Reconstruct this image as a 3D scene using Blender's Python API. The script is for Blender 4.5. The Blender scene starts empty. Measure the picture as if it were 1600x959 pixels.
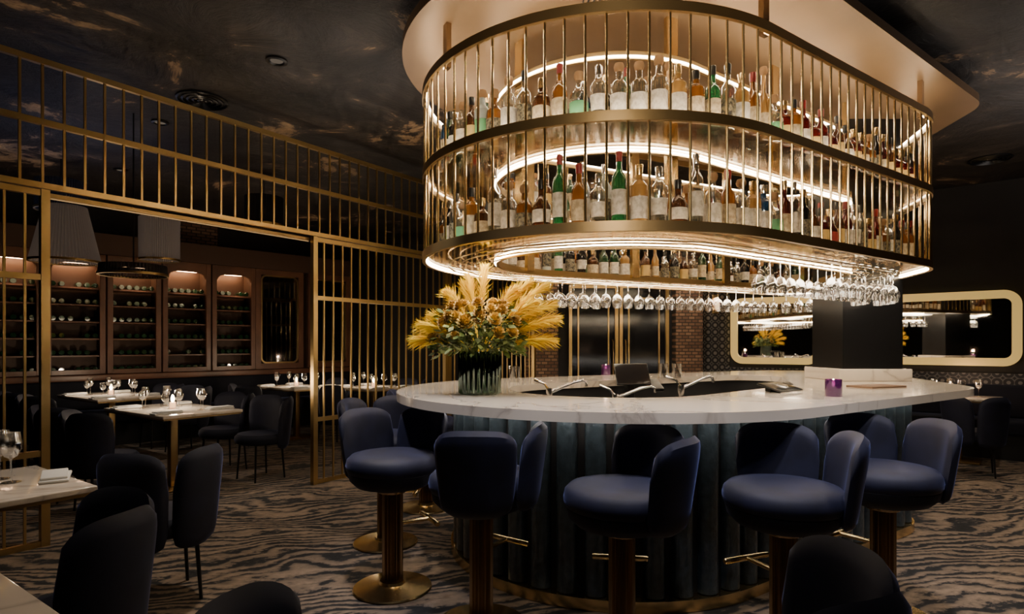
import bpy, bmesh, math, random
from mathutils import Vector, Matrix
random.seed(11)
S=bpy.context.scene; C=S.collection
pi=math.pi; R=math.radians
# ------------------------------------------------------------ materials
def P(name,col,rough=.5,metal=0,bump=None,vary=None,**k):
    m=bpy.data.materials.new(name); m.use_nodes=True
    nt=m.node_tree; b=nt.nodes['Principled BSDF']
    b.inputs['Base Color'].default_value=(*col,1); b.inputs['Roughness'].default_value=rough; b.inputs['Metallic'].default_value=metal
    for kk,v in k.items():
        n={'trans':'Transmission Weight','sheen':'Sheen Weight','srough':'Sheen Roughness','stint':'Sheen Tint','ec':'Emission Color','es':'Emission Strength','coat':'Coat Weight','ior':'IOR','alpha':'Alpha'}[kk]
        if n in b.inputs:
            b.inputs[n].default_value=(*v,1) if isinstance(v,tuple) else v
    if bump or vary:
        tc=nt.nodes.new('ShaderNodeTexCoord')
    if bump:
        no=nt.nodes.new('ShaderNodeTexNoise'); no.inputs['Scale'].default_value=bump[0]; no.inputs['Detail'].default_value=5
        bp=nt.nodes.new('ShaderNodeBump'); bp.inputs['Strength'].default_value=bump[1]; bp.inputs['Distance'].default_value=.02
        nt.links.new(tc.outputs['Object'],no.inputs['Vector']); nt.links.new(no.outputs['Fac'],bp.inputs['Height']); nt.links.new(bp.outputs[0],b.inputs['Normal'])
    if vary:
        no=nt.nodes.new('ShaderNodeTexNoise'); no.inputs['Scale'].default_value=vary[0]; no.inputs['Detail'].default_value=4
        cr=nt.nodes.new('ShaderNodeValToRGB'); cr.color_ramp.elements[0].position=.38; cr.color_ramp.elements[1].position=.65
        cr.color_ramp.elements[0].color=(*col,1); cr.color_ramp.elements[1].color=(*vary[1],1)
        nt.links.new(tc.outputs['Object'],no.inputs['Vector']); nt.links.new(no.outputs['Fac'],cr.inputs[0]); nt.links.new(cr.outputs[0],b.inputs['Base Color'])
    return m
def E(name,col,s):
    m=bpy.data.materials.new(name); m.use_nodes=True; nt=m.node_tree; nt.nodes.clear()
    e=nt.nodes.new('ShaderNodeEmission'); o=nt.nodes.new('ShaderNodeOutputMaterial')
    e.inputs[0].default_value=(*col,1); e.inputs[1].default_value=s; nt.links.new(e.outputs[0],o.inputs[0]); return m
def G(name,tint,fac=.15,rough=.03,gl=(1,1,1)):
    m=bpy.data.materials.new(name); m.use_nodes=True; nt=m.node_tree; nt.nodes.clear()
    t=nt.nodes.new('ShaderNodeBsdfTransparent'); g=nt.nodes.new('ShaderNodeBsdfGlossy'); mx=nt.nodes.new('ShaderNodeMixShader'); o=nt.nodes.new('ShaderNodeOutputMaterial')
    lw=nt.nodes.new('ShaderNodeLayerWeight'); lw.inputs[0].default_value=.35
    ma=nt.nodes.new('ShaderNodeMath'); ma.operation='MULTIPLY_ADD'; ma.inputs[1].default_value=.6; ma.inputs[2].default_value=fac; ma.use_clamp=True
    t.inputs[0].default_value=(*tint,1); g.inputs[0].default_value=(*gl,1); g.inputs[1].default_value=rough
    nt.links.new(lw.outputs['Facing'],ma.inputs[0]); nt.links.new(ma.outputs[0],mx.inputs[0]); nt.links.new(t.outputs[0],mx.inputs[1]); nt.links.new(g.outputs[0],mx.inputs[2]); nt.links.new(mx.outputs[0],o.inputs[0]); return m
def nodesof(m): return m.node_tree, m.node_tree.nodes['Principled BSDF']
M={}
M['brass']=P('brass',(.8,.6,.3),.25,1,bump=(40,.02))
M['brass_s']=P('screen_brass',(.6,.42,.18),.3,1,bump=(40,.02))
M['brass_d']=P('aged_brass',(.38,.26,.12),.36,1,bump=(30,.03))
M['rim']=P('satin_bronze_band',(.38,.26,.12),.38,.8,bump=(20,.03))
M['bronze']=P('dark_bronze',(.32,.23,.14),.22,1)
M['chrome']=P('chrome',(.85,.85,.88),.12,1)
M['steel']=P('steel',(.25,.25,.26),.3,1)
M['velvet']=P('navy_velvet',(.0025,.004,.02),.7,0,vary=(7,(.006,.009,.038)),sheen=.42,srough=.24,stint=(.2,.26,.66))
M['velvet_c']=P('midnight_velvet',(.0025,.0035,.015),.75,0,vary=(7,(.005,.007,.025)),sheen=.36,srough=.26,stint=(.22,.27,.62))
M['velvet_d']=P('dark_velvet',(.0025,.0035,.012),.85,0,sheen=.2,srough=.35,stint=(.24,.3,.62))
M['black']=P('black_paint',(.008,.008,.009),.3)
M['blackm']=P('matte_black',(.009,.009,.011),.7)
M['wall']=P('dark_wall',(.014,.013,.014),.6,0,bump=(6,.2),vary=(2,(.022,.02,.02)))
M['gold']=P('emissive_gold_frame',(.6,.42,.16),.35,.7,ec=(1,.66,.2),es=.5)  # weak emission put into the gold so the mirror frames look lit
M['mirror']=P('mirror',(.9,.88,.85),.02,1)
M['canopy']=P('copper_leaf_canopy',(.25,.155,.082),.42,.4,vary=(1.3,(.2,.125,.068)),bump=(3,.05))
M['wood']=P('rosewood',(.17,.075,.042),.38,0,vary=(3,(.11,.05,.03)))
M['woodd']=P('cabinet_interior',(.08,.042,.026),.6)
M['shade']=P('pleated_shade',(.3,.26,.24),.8,0,ec=(.8,.6,.48),es=.035,alpha=.55)
M['shaded']=P('dark_shade',(.03,.026,.03),.7,alpha=.8)
M['paper']=P('linen_napkin',(.7,.68,.64),.85)
M['leather']=P('tan_leather',(.22,.13,.08),.5)
M['led']=E('led_warm',(1,.82,.57),66)
M['ledc']=E('cabinet_led',(1,.58,.3),60)
M['ledb']=E('under_counter_led',(1,.9,.78),34)
M['ledw']=E('track_led',(1,.6,.25),.5)
M['flame']=E('candle_flame',(1,.75,.42),70)
M['lamp']=E('lamp_lens',(1,.8,.6),.12)
M['glass']=G('clear_glass',(.97,.97,.97),.2)
M['shelfg']=G('shelf_glass',(.93,.9,.85),.18,.08,(1,.9,.76))
M['doorg']=G('door_glass',(.35,.35,.35),.12)
M['vase']=G('dark_green_glass',(.09,.19,.12),.12,.04,(.8,1,.85))
M['purple']=P('purple_glass',(.09,.015,.11),.1,0,trans=.3,coat=.8)
M['wax']=P('wax',(.9,.6,.45),.5,ec=(1,.5,.2),es=1.5)
M['plume']=P('yellow_plume',(.93,.7,.04),.8,vary=(9,(.86,.56,.02)))
M['leaf']=P('green_leaf',(.05,.085,.015),.5,vary=(14,(.15,.19,.03)))
M['bloom']=P('cream_bloom',(.66,.46,.11),.7,vary=(20,(.48,.3,.06)))
M['bloomd']=P('brown_bloom',(.3,.17,.05),.7,vary=(20,(.55,.36,.08)))
M['screen']=P('black_screen',(.01,.01,.012),.12)
M['slat']=P('teal_leather',(.025,.037,.048),.3,0,bump=(26,.45),vary=(25,(.042,.06,.075)),coat=.4)
def marble():
    m=P('white_marble',(.8,.78,.74),.12,0,coat=.3); nt,b=nodesof(m)
    tc=nt.nodes.new('ShaderNodeTexCoord'); n1=nt.nodes.new('ShaderNodeTexNoise'); n1.inputs['Scale'].default_value=1.5; n1.inputs['Detail'].default_value=7; n1.inputs['Distortion'].default_value=1.2
    sub=nt.nodes.new('ShaderNodeMath'); sub.operation='SUBTRACT'; sub.inputs[1].default_value=.5
    ab=nt.nodes.new('ShaderNodeMath'); ab.operation='ABSOLUTE'
    cr=nt.nodes.new('ShaderNodeValToRGB'); cr.color_ramp.elements[0].position=0; cr.color_ramp.elements[0].color=(.52,.45,.38,1); cr.color_ramp.elements[1].position=.035; cr.color_ramp.elements[1].color=(.76,.68,.58,1)
    e=cr.color_ramp.elements.new(.012); e.color=(.67,.59,.5,1)
    nt.links.new(tc.outputs['Object'],n1.inputs['Vector']); nt.links.new(n1.outputs['Fac'],sub.inputs[0]); nt.links.new(sub.outputs[0],ab.inputs[0]); nt.links.new(ab.outputs[0],cr.inputs[0]); nt.links.new(cr.outputs[0],b.inputs['Base Color']); return m
M['marble']=marble()
def carpet():
    m=P('wavy_carpet',(.3,.25,.2),.95,0,sheen=.05); nt,b=nodesof(m); L=nt.links.new; N=nt.nodes.new
    def math_(op,a,b_,c=None):
        n=N('ShaderNodeMath'); n.operation=op
        for i,v in enumerate((a,b_,c)):
            if v is None: continue
            if hasattr(v,'is_output'): L(v,n.inputs[i])
            else: n.inputs[i].default_value=v
        return n.outputs[0]
    def noise(vec,sc,det=3,ro=.5):
        n=N('ShaderNodeTexNoise'); n.inputs['Scale'].default_value=sc; n.inputs['Detail'].default_value=det; n.inputs['Roughness'].default_value=ro; L(vec,n.inputs['Vector']); return n.outputs['Fac']
    tc=N('ShaderNodeTexCoord'); mp=N('ShaderNodeMapping'); mp.inputs['Rotation'].default_value=(0,0,R(-14)); L(tc.outputs['Object'],mp.inputs[0])
    st=N('ShaderNodeMapping'); st.inputs['Scale'].default_value=(.85,1.5,1); L(mp.outputs[0],st.inputs[0])
    sep=N('ShaderNodeSeparateXYZ'); L(mp.outputs[0],sep.inputs[0])
    big=noise(st.outputs[0],.9,2); mid=noise(st.outputs[0],5,2); fin=noise(st.outputs[0],24,4,.65)
    y=math_('MULTIPLY_ADD',big,1.15,sep.outputs['Y']); y=math_('MULTIPLY_ADD',mid,.17,y); y=math_('MULTIPLY_ADD',fin,.045,y)
    s=math_('SINE',math_('MULTIPLY',y,2*pi*9.6),0)
    off=noise(st.outputs[0],2.4,3,.6)
    v=math_('MULTIPLY_ADD',s,.165,.5); v=math_('MULTIPLY_ADD',math_('SUBTRACT',off,.5),.65,v); v=math_('MULTIPLY_ADD',math_('SUBTRACT',fin,.5),.75,v)
    cr=N('ShaderNodeValToRGB'); el=cr.color_ramp.elements; L(v,cr.inputs[0])
    el[0].position=.32; el[0].color=(.006,.006,.006,1); el[1].position=.8; el[1].color=(.27,.195,.13,1)
    e=el.new(.42); e.color=(.018,.017,.017,1); e=el.new(.475); e.color=(.12,.088,.062,1)
    L(cr.outputs[0],b.inputs['Base Color'])
    bp=N('ShaderNodeBump'); bp.inputs['Strength'].default_value=.4; bp.inputs['Distance'].default_value=.01; L(v,bp.inputs['Height']); L(bp.outputs[0],b.inputs['Normal'])
    return m
M['carpet']=carpet()
def ceilm():
    m=P('flaked_black_ceiling',(.012,.011,.012),.45); nt,b=nodesof(m); L=nt.links.new; N=nt.nodes.new
    tc=N('ShaderNodeTexCoord'); n=N('ShaderNodeTexNoise'); n.inputs['Scale'].default_value=1.5; n.inputs['Detail'].default_value=10; n.inputs['Roughness'].default_value=.72; n.inputs['Distortion'].default_value=.6
    n2=N('ShaderNodeTexNoise'); n2.inputs['Scale'].default_value=.55; n2.inputs['Detail'].default_value=3
    L(tc.outputs['Object'],n.inputs['Vector']); L(tc.outputs['Object'],n2.inputs['Vector'])
    ad=N('ShaderNodeMath'); ad.operation='MULTIPLY_ADD'; ad.inputs[1].default_value=.55; L(n2.outputs['Fac'],ad.inputs[0]); L(n.outputs['Fac'],ad.inputs[2])
    cr=N('ShaderNodeValToRGB'); el=cr.color_ramp.elements
    el[0].position=.6; el[0].color=(.01,.01,.011,1); el[1].position=.99; el[1].color=(.7,.48,.27,1); e=el.new(.8); e.color=(.03,.026,.025,1); e=el.new(.875); e.color=(.07,.054,.045,1); e=el.new(.897); e.color=(.36,.24,.14,1)
    L(ad.outputs[0],cr.inputs[0]); L(cr.outputs[0],b.inputs['Base Color'])
    bp=N('ShaderNodeBump'); bp.inputs['Strength'].default_value=.8; bp.inputs['Distance'].default_value=.08; L(n.outputs['Fac'],bp.inputs['Height']); L(bp.outputs[0],b.inputs['Normal']); return m
M['ceil']=ceilm()
def brick():
    m=P('old_brick',(.3,.15,.09),.85); nt,b=nodesof(m); L=nt.links.new; N=nt.nodes.new
    tc=N('ShaderNodeTexCoord'); mp=N('ShaderNodeMapping'); mp.inputs['Rotation'].default_value=(R(90),0,0); L(tc.outputs['Object'],mp.inputs[0])
    br=N('ShaderNodeTexBrick'); br.inputs['Scale'].default_value=5; br.inputs['Color1'].default_value=(.45,.27,.17,1); br.inputs['Color2'].default_value=(.2,.11,.075,1); br.inputs['Mortar'].default_value=(.09,.075,.06,1); br.inputs['Mortar Size'].default_value=.035
    L(mp.outputs[0],br.inputs['Vector']); L(br.outputs['Color'],b.inputs['Base Color']); bp=N('ShaderNodeBump'); bp.inputs['Distance'].default_value=.02; bp.invert=True; L(br.outputs['Fac'],bp.inputs['Height']); L(bp.outputs[0],b.inputs['Normal']); return m
M['brick']=brick()
def damask():
    m=P('patterned_panel',(.05,.05,.05),.5); nt,b=nodesof(m); L=nt.links.new; N=nt.nodes.new
    tc=N('ShaderNodeTexCoord'); v=N('ShaderNodeTexVoronoi'); v.inputs['Scale'].default_value=9; v.inputs['Randomness'].default_value=0; L(tc.outputs['Object'],v.inputs['Vector'])
    cr=N('ShaderNodeValToRGB'); cr.color_ramp.interpolation='CONSTANT'; el=cr.color_ramp.elements; el[0].color=(.2,.19,.18,1); el[1].position=.25; el[1].color=(.015,.016,.02,1); e=el.new(.5); e.color=(.14,.135,.13,1); e=el.new(.6); e.color=(.015,.016,.02,1)
    L(v.outputs['Distance'],cr.inputs[0]); L(cr.outputs[0],b.inputs['Base Color']); return m
M['damask']=damask()
def bot(n,c,t=.4): return P(n,c,.06,0,trans=t,coat=.4)
BC={'clear':G('clear_bottle',(.88,.9,.89),.26,.06),'green':bot('green_bottle',(.02,.16,.05)),'dark green':bot('darkgreen_bottle',(.012,.05,.02),.2),'amber':bot('amber_bottle',(.3,.11,.022)),
 'brown':bot('brown_bottle',(.09,.032,.012),.3),'red':bot('red_bottle',(.13,.008,.008)),'dark red':bot('darkred_bottle',(.07,.006,.008),.3),'blue':bot('blue_bottle',(.015,.07,.18)),'black':bot('black_bottle',(.008,.008,.01),0),'honey':bot('honey_bottle',(.5,.28,.09)),'frosted':P('frosted_bottle',(.5,.56,.56),.35,0,trans=.4)}
CAPS={'black':M['black'],'gold':M['brass'],'silver':M['chrome'],'red':P('red_cap',(.2,.012,.012),.4),'wood':P('cork_stopper',(.3,.17,.08),.7),'white':P('white_cap',(.7,.7,.68),.5)}
LABS={'white':P('white_label',(.6,.57,.52),.7,vary=(60,(.4,.37,.32))),'cream':P('cream_label',(.5,.42,.3),.7,vary=(60,(.3,.24,.16))),'black':P('black_label',(.02,.02,.02),.5,vary=(70,(.25,.22,.15))),'red':P('red_label',(.2,.025,.02),.6),'gold':P('gold_label',(.5,.36,.14),.4),'green':P('green_label',(.1,.3,.15),.6)}
# ------------------------------------------------------------ mesh helpers
def obj(name,bm,m,parent=None,smooth=True,loc=None):
    bmesh.ops.recalc_face_normals(bm,faces=bm.faces)
    me=bpy.data.meshes.new(name); bm.to_mesh(me); bm.free()
    for x in (m if isinstance(m,list) else [m]): me.materials.append(x)
    if smooth:
        for p in me.polygons: p.use_smooth=True
        try: me.set_sharp_from_angle(angle=R(38))
        except Exception: pass
    o=bpy.data.objects.new(name,me); C.objects.link(o)
    if parent: o.parent=parent
    if loc: o.location=loc
    return o
def tag(o,label,cat,group=None,kind=None):
    if label:o['label']=label
    if cat:o['category']=cat
    if group:o['group']=group
    if kind:o['kind']=kind
    return o
def thing(name,label,cat,loc=(0,0,0),rz=0,group=None):
    o=bpy.data.objects.new(name,None); o.empty_display_size=.1; C.objects.link(o); o.location=loc; o.rotation_euler=(0,0,rz); return tag(o,label,cat,group)
def struct(name,bm,m,parent=None,label=None,smooth=False):
    o=obj(name,bm,m,parent,smooth)
    if not parent: o['kind']='structure'
    if label:o['label']=label
    return o
def kids(o): return [c for c in o.children]
def dup(o,loc,rz=None,label=None,group=None,name=None):
    r=o.copy(); C.objects.link(r); r.location=loc
    if rz is not None: r.rotation_euler=(0,0,rz)
    if label:r['label']=label
    if group:r['group']=group
    for ch in kids(o):
        c=ch.copy(); C.objects.link(c); c.parent=r
        for g in kids(ch):
            d=g.copy(); C.objects.link(d); d.parent=c
    return r
B=bmesh.new
def box(bm,c,s,rz=0,rx=0,bev=0):
    t=bmesh.new(); bmesh.ops.create_cube(t,size=1)
    for v in t.verts: v.co=Vector((v.co.x*s[0],v.co.y*s[1],v.co.z*s[2]))
    if bev: bmesh.ops.bevel(t,geom=list(t.edges),offset=bev,segments=3,affect='EDGES',profile=.5)
    t.transform(Matrix.Translation(c)@Matrix.Rotation(rz,4,'Z')@Matrix.Rotation(rx,4,'X'))
    me=bpy.data.meshes.new('t'); t.to_mesh(me); t.free(); bm.from_mesh(me); bpy.data.meshes.remove(me); return bm
def lathe(bm,prof,seg=20,c=(0,0,0),flute=0,fd=0,cap=True):
    rows=[]
    for r,z in prof:
        row=[]
        for i in range(seg):
            a=2*pi*i/seg; rr=r*(1-(fd*abs(math.sin(a*flute/2))**.7 if flute else 0)) if r>0 else 0
            row.append(bm.verts.new((c[0]+rr*math.cos(a),c[1]+rr*math.sin(a),c[2]+z)))
        rows.append(row)
    for a,b in zip(rows,rows[1:]):
        for i in range(seg): bm.faces.new((a[i],a[(i+1)%seg],b[(i+1)%seg],b[i]))
    if cap:
        for row,(r,z) in ((rows[0],prof[0]),(rows[-1],prof[-1])):
            if r>1e-4: bm.faces.new(row)
    bmesh.ops.remove_doubles(bm,verts=bm.verts,dist=1e-5); return bm
def tube(bm,pts,r,seg=8,closed=False):
    pts=[Vector(p) for p in pts]; n=len(pts); rows=[]; 
    for i,p in enumerate(pts):
        if closed: t=pts[(i+1)%n]-pts[i-1]
        else: t=pts[min(i+1,n-1)]-pts[max(i-1,0)]
        t.normalize(); up=Vector((0,0,1)) if abs(t.z)<.95 else Vector((1,0,0))
        a=t.cross(up).normalized(); b=t.cross(a).normalized(); rr=r[i] if isinstance(r,list) else r
        rows.append([bm.verts.new(p+a*(rr*math.cos(2*pi*k/seg))+b*(rr*math.sin(2*pi*k/seg))) for k in range(seg)])
    for i in range(n if closed else n-1):
        a,b=rows[i],rows[(i+1)%n]
        for k in range(seg): bm.faces.new((a[k],a[(k+1)%seg],b[(k+1)%seg],b[k]))
    if not closed: bm.faces.new(rows[0]); bm.faces.new(rows[-1])
    return bm
def band(bm,path,o0,o1,z0,z1):
    rows=[]
    for p,n in path:
        rows.append([bm.verts.new((p.x+n.x*o,p.y+n.y*o,z)) for o,z in ((o0,z0),(o1,z0),(o1,z1),(o0,z1))])
    N=len(rows)
    for i in range(N):
        a,b=rows[i],rows[(i+1)%N]
        for k in range(4): bm.faces.new((a[k],a[(k+1)%4],b[(k+1)%4],b[k]))
    return bm
def annulus(bm,out,inn,z0,z1):
    rows=[[bm.verts.new((o[0].x,o[0].y,z0)),bm.verts.new((o[0].x,o[0].y,z1)),bm.verts.new((i[0].x,i[0].y,z1)),bm.verts.new((i[0].x,i[0].y,z0))] for o,i in zip(out,inn)]
    N=len(rows)
    for i in range(N):
        a,b=rows[i],rows[(i+1)%N]
        for k in range(4): bm.faces.new((a[k],a[(k+1)%4],b[(k+1)%4],b[k]))
    return bm
def disc(bm,out,z0,z1):
    lo=[bm.verts.new((p.x,p.y,z0)) for p,n in out]; hi=[bm.verts.new((p.x,p.y,z1)) for p,n in out]; N=len(lo)
    bm.faces.new(lo); bm.faces.new(hi)
    for i in range(N): bm.faces.new((lo[i],lo[(i+1)%N],hi[(i+1)%N],hi[i]))
    return bm
def hull(cs,N=192):
    out=[]
    for k in range(N):
        a=2*pi*k/N; n=Vector((math.cos(a),math.sin(a))); best=max(cs,key=lambda c:c[0]*n.x+c[1]*n.y+c[2])
        out.append((Vector((best[0],best[1]))+n*best[2],n))
    return out
def resample(path,sp):
    segs=[];tot=0;N=len(path)
    for i in range(N):
        l=(path[(i+1)%N][0]-path[i][0]).length; segs.append(l); tot+=l
    cnt=max(3,round(tot/sp)); out=[]; i=0; acc=0
    for k in range(cnt):
        d=tot*k/cnt
        while acc+segs[i]<d: acc+=segs[i]; i+=1
        f=(d-acc)/max(segs[i],1e-6); a,b=path[i],path[(i+1)%N]
        out.append((a[0].lerp(b[0],f),a[1].lerp(b[1],f).normalized()))
    return out
def grow(cs,d): return [(x,y,r+d) for x,y,r in cs]
def light(kind,name,loc,e,col=(1,.8,.6),size=.1,rot=None,**k):
    l=bpy.data.lights.new(name,kind); l.energy=e; l.color=col
    if kind in('POINT','SPOT'): l.shadow_soft_size=size
    if kind=='AREA': l.size=size
    for a,v in k.items(): setattr(l,a,v)
    o=bpy.data.objects.new(name,l); C.objects.link(o); o.location=loc
    if rot:o.rotation_euler=rot
    return o
# ------------------------------------------------------------ shell
ZC=3.42
UX=Vector((.576,.817)); VX=Vector((-.817,.576))
struct('floor',box(B(),(0,4,-.05),(22,20,.1)),M['carpet'])
struct('ceiling',box(B(),(0,4,ZC+.05),(22,20,.1)),M['ceil'])
struct('wall_left',box(B(),(-9.6,4,ZC/2),(.2,20,ZC)),M['wall'])
struct('wall_front',box(B(),(0,-3.1,ZC/2),(20,.2,ZC)),M['wall'])
struct('wall_back',box(B(),(2.1,9.6,ZC/2),(2.8,.2,ZC)),M['wall'])
QA=Vector((3.4,9.5)); QD=Vector((.866,-.5)); QN=Vector((-.5,-.866)); qa=math.atan2(QD.y,QD.x)
def qp(t,o=0,z=0): p=QA+QD*t+QN*o; return (p.x,p.y,z)
QB=QA+QD*1.5; ED=Vector((math.cos(R(41)),-math.sin(R(41)))); EN=Vector((ED.y,-ED.x)); ea=R(-41)
def ep(t,o=0,z=0): p=QB+ED*t+EN*o; return (p.x,p.y,z)
struct('wall_back_right',box(B(),qp(.73,-.1,ZC/2),(1.6,.2,ZC),qa),M['wall'])
struct('wall_right_angled',box(B(),ep(3.4,-.1,ZC/2),(6.9,.2,ZC),ea),M['wall'])
struct('wall_right',box(B(),(9.8,.6,ZC/2),(.2,8,ZC)),M['wall'])
struct('wall_alcove',box(B(),(-1,12.4,ZC/2),(4,.2,ZC)),M['wall'])
struct('wall_return',box(B(),(.6,10.95,ZC/2),(.2,2.7,ZC)),M['wall'])
W0=Vector((-6.5,7.6)); WD=Vector((.691,.723)); WN=Vector((.723,-.691)); WA=math.atan2(WD.y,WD.x)
def wp(s,o=0,z=0): p=W0+WD*s+WN*o; return (p.x,p.y,z)
struct('wall_wine',box(B(),wp(1.8,-.55,ZC/2),(10.2,.2,ZC),WA),M['wall'])
struct('trim_1',box(B(),wp(2.2,-.41,3.1),(1.1,.06,.6),WA),M['brick'])
struct('trim_2',box(B(),(2.76,9.38,ZC/2),(.42,.22,ZC)),M['brick'])
struct('trim_3',box(B(),(.46,9.3,ZC/2),(.5,.3,ZC)),M['brick'])
struct('trim_4',box(B(),(3.22,9.47,ZC/2),(.46,.06,ZC)),M['damask'])
def rrect(x0,x1,z0,z1,r,n=8):
    pts=[]
    for cx,cz,a0 in ((x1-r,z1-r,0),(x0+r,z1-r,90),(x0+r,z0+r,180),(x1-r,z0+r,270)):
        for k in range(n+1):
            a=R(a0+90*k/n); pts.append((cx+r*math.cos(a),cz+r*math.sin(a)))
    return pts
def rframe(bm,x0,x1,z0,z1,r,w,y0,y1):
    o=rrect(x0,x1,z0,z1,r); i=rrect(x0+w,x1-w,z0+w,z1-w,max(r-w,.01)); rows=[]
    for (a,b),(c,d) in zip(o,i): rows.append([bm.verts.new(q) for q in ((a,y0,b),(a,y1,b),(c,y1,d),(c,y0,d))])
    N=len(rows)
    for k in range(N):
        p,q=rows[k],rows[(k+1)%N]
        for j in range(4): bm.faces.new((p[j],p[(j+1)%4],q[(j+1)%4],q[j]))
    return bm
def rplate(bm,x0,x1,z0,z1,r,y0,y1):
    o=rrect(x0,x1,z0,z1,r); a=[bm.verts.new((x,y0,z)) for x,z in o]; b=[bm.verts.new((x,y1,z)) for x,z in o]; bm.faces.new(a); bm.faces.new(b)
    for k in range(len(a)): bm.faces.new((a[k],a[(k+1)%len(a)],b[(k+1)%len(a)],b[k]))
    return bm
for i,(x0,x1) in enumerate(((.9,1.68),(1.7,2.48))):
    d=struct('door_%d'%(i+1),rplate(B(),x0,x1,.01,2.3,.02,9.44,9.48),M['screen'])
    struct('door_frame',rframe(B(),x0,x1,.01,2.3,.02,.05,9.4,9.47),M['brass_s'],d)
    struct('door_inlay',rframe(B(),x0+.14,x1-.14,.2,2.1,.18,.022,9.42,9.46),M['brass_s'],d)
    hx=x1-.09 if i==0 else x0+.09
    struct('door_handle',tube(B(),[(hx,9.4,.8),(hx,9.36,.83),(hx,9.36,1.4),(hx,9.4,1.43)],.012),M['brass'],d)
# ------------------------------------------------------------ mirrors
for f,an,t0,t1,z0,hh,lab in ((qp,qa,.1,1.36,1.06,1.02,'smaller rounded gold framed mirror on back wall, beside patterned panel'),(ep,ea,.2,2.13,1.09,.95,'wide gold framed mirror on angled wall, right of the dark pillar')):
    t=thing('wall_mirror',lab,'mirror',f((t0+t1)/2,.035,z0),an); h=(t1-t0)/2
    obj('frame',rframe(B(),-h,h,0,hh,.18,.1,-.07,.03),M['gold'],t,False)
    obj('mirror_glass',rplate(B(),-h+.08,h-.08,.08,hh-.08,.1,-.03,.0),M['mirror'],t,False)
# ------------------------------------------------------------ bar
CO=[(.68,4.1,1.45),(2.6,4.62,.78),(3.0,6.1,.8)]
CI=[(.68,4.1,.7),(1.9,4.6,.25),(2.2,5.55,.3)]
BO=[(.68,4.1,1.02),(2.6,4.62,.36),(3.0,6.1,.4)]
ZT=1.062
bar=thing('bar_counter','large curved island bar with white marble top and dark teal slatted front','bar counter',(1.3,4.4,0))
def bo(name,bm,m,par=None,smooth=True):
    bm.transform(Matrix.Translation((-1.3,-4.4,0))) ; return obj(name,bm,m,par or bar,smooth)
bm=B(); annulus(bm,hull(CO),hull(CI),ZT-.05,ZT); bo('countertop',bm,M['marble'])
bm=B(); annulus(bm,hull(BO),hull(grow(CI,.04)),0.0,ZT-.05); bo('bar_body',bm,M['blackm'])
bm=B()
for p,n in resample(hull(BO),.15):
    t=Vector((-n.y,n.x)); rows=[]
    for z in (.07,.3,.55,.8,ZT-.06):
        rows.append([bm.verts.new((p.x+n.x*(.002+.058*math.sin(pi*k/12)**.75 if 0<k<12 else .002)+t.x*(-math.cos(pi*k/12)/2)*.112,p.y+n.y*(.002+.058*math.sin(pi*k/12)**.75 if 0<k<12 else .002)+t.y*(-math.cos(pi*k/12)/2)*.112,z)) for k in range(13)])
    for r0,r1 in zip(rows,rows[1:]):
        for k in range(12): bm.faces.new((r0[k],r0[k+1],r1[k+1],r1[k]))
    bm.faces.new(rows[0])
bo('slat_cladding',bm,M['slat'])
bm=B(); band(bm,hull(grow(BO,.075)),-.075,0,.005,.065); bo('kick_plate',bm,M['brass'])
bm=B(); band(bm,hull(grow(BO,.16)),-.03,0,ZT-.062,ZT-.0505); bo('led_channel',bm,M['brass_d'])
bm=B(); tube(bm,[(p.x,p.y,ZT-.066) for p,n in hull(grow(BO,.145))],.005,6,True); o=bo('led_strip',bm,M['ledb'])
bm=B(); annulus(bm,hull(grow(CI,.035)),hull([(.75,4.25,.25),(1.7,4.7,.1),(2.0,5.3,.1)]),.8,.86); bo('inner_worktop',bm,M['steel'])
pb=B(); box(pb,(3.0,5.2,(ZT+.1+ZC)/2),(.5,.5,ZC-ZT-.1)); o=struct('trim_5',pb,M['black']); 
bm=B(); box(bm,(3.0,5.2,ZT+.05),(.6,.6,.1),bev=.008); bo('pillar_plinth',bm,M['marble'])
# ------------------------------------------------------------ overhead rack
RO=[(.64,4.08,1.23),(2.45,4.72,.715),(3.0,6.1,.5)]
RI=[(.64,4.08,.74),(2.35,4.8,.32),(2.6,5.65,.2)]
rk=thing('overhead_bottle_rack','tall curved brass bottle rack with vertical rods hanging above the bar','bottle rack',(1.3,4.4,1.91))
def ro(name,bm,m,par=None,smooth=True,label=None):
    bm.transform(Matrix.Translation((-1.3,-4.4,-1.91))); o=obj(name,bm,m,par or rk,smooth)
    if label:o['label']=label
    return o
hO=hull(RO); hI=hull(RI)
ZB=(1.91,2.44,2.965)
for j,z in enumerate(ZB):
    ro('outer_rim',band(B(),hO,-.012,.012,z,z+.05),M['rim'])
    ro('inner_rim',band(B(),hI,-.01,.01,z,z+.045),M['rim'])
    if j<2: ro('glass_shelf',annulus(B(),[(p-n*.013,n) for p,n in hO],[(p+n*.011,n) for p,n in hI],z+.02,z+.03),M['shelfg'])
    ro('led_strip',tube(B(),[(p.x,p.y,z+.012) for p,n in [(p+n*.017,n) for p,n in hI]],.0048,6,True),M['led'])
    ro('led_strip',tube(B(),[(p.x,p.y,z+(.012 if j==0 else .04)) for p,n in [(p-n*.018,n) for p,n in hO]],.0045,6,True),M['led'])
rods=resample([(p-n*.002,n) for p,n in hO],.102)
rb=B(); lathe(rb,[(.007,0),(.007,1.0)],8)
rod0=None
for p,n in rods:
    if rod0 is None:
        rod0=obj('rod',rb,M['brass'],rk); o=rod0
    else: o=rod0.copy(); C.objects.link(o)
    o.location=(p.x-1.3,p.y-4.4,.05)
posts=resample(hull(grow(RI,.03)),1.05)
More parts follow.
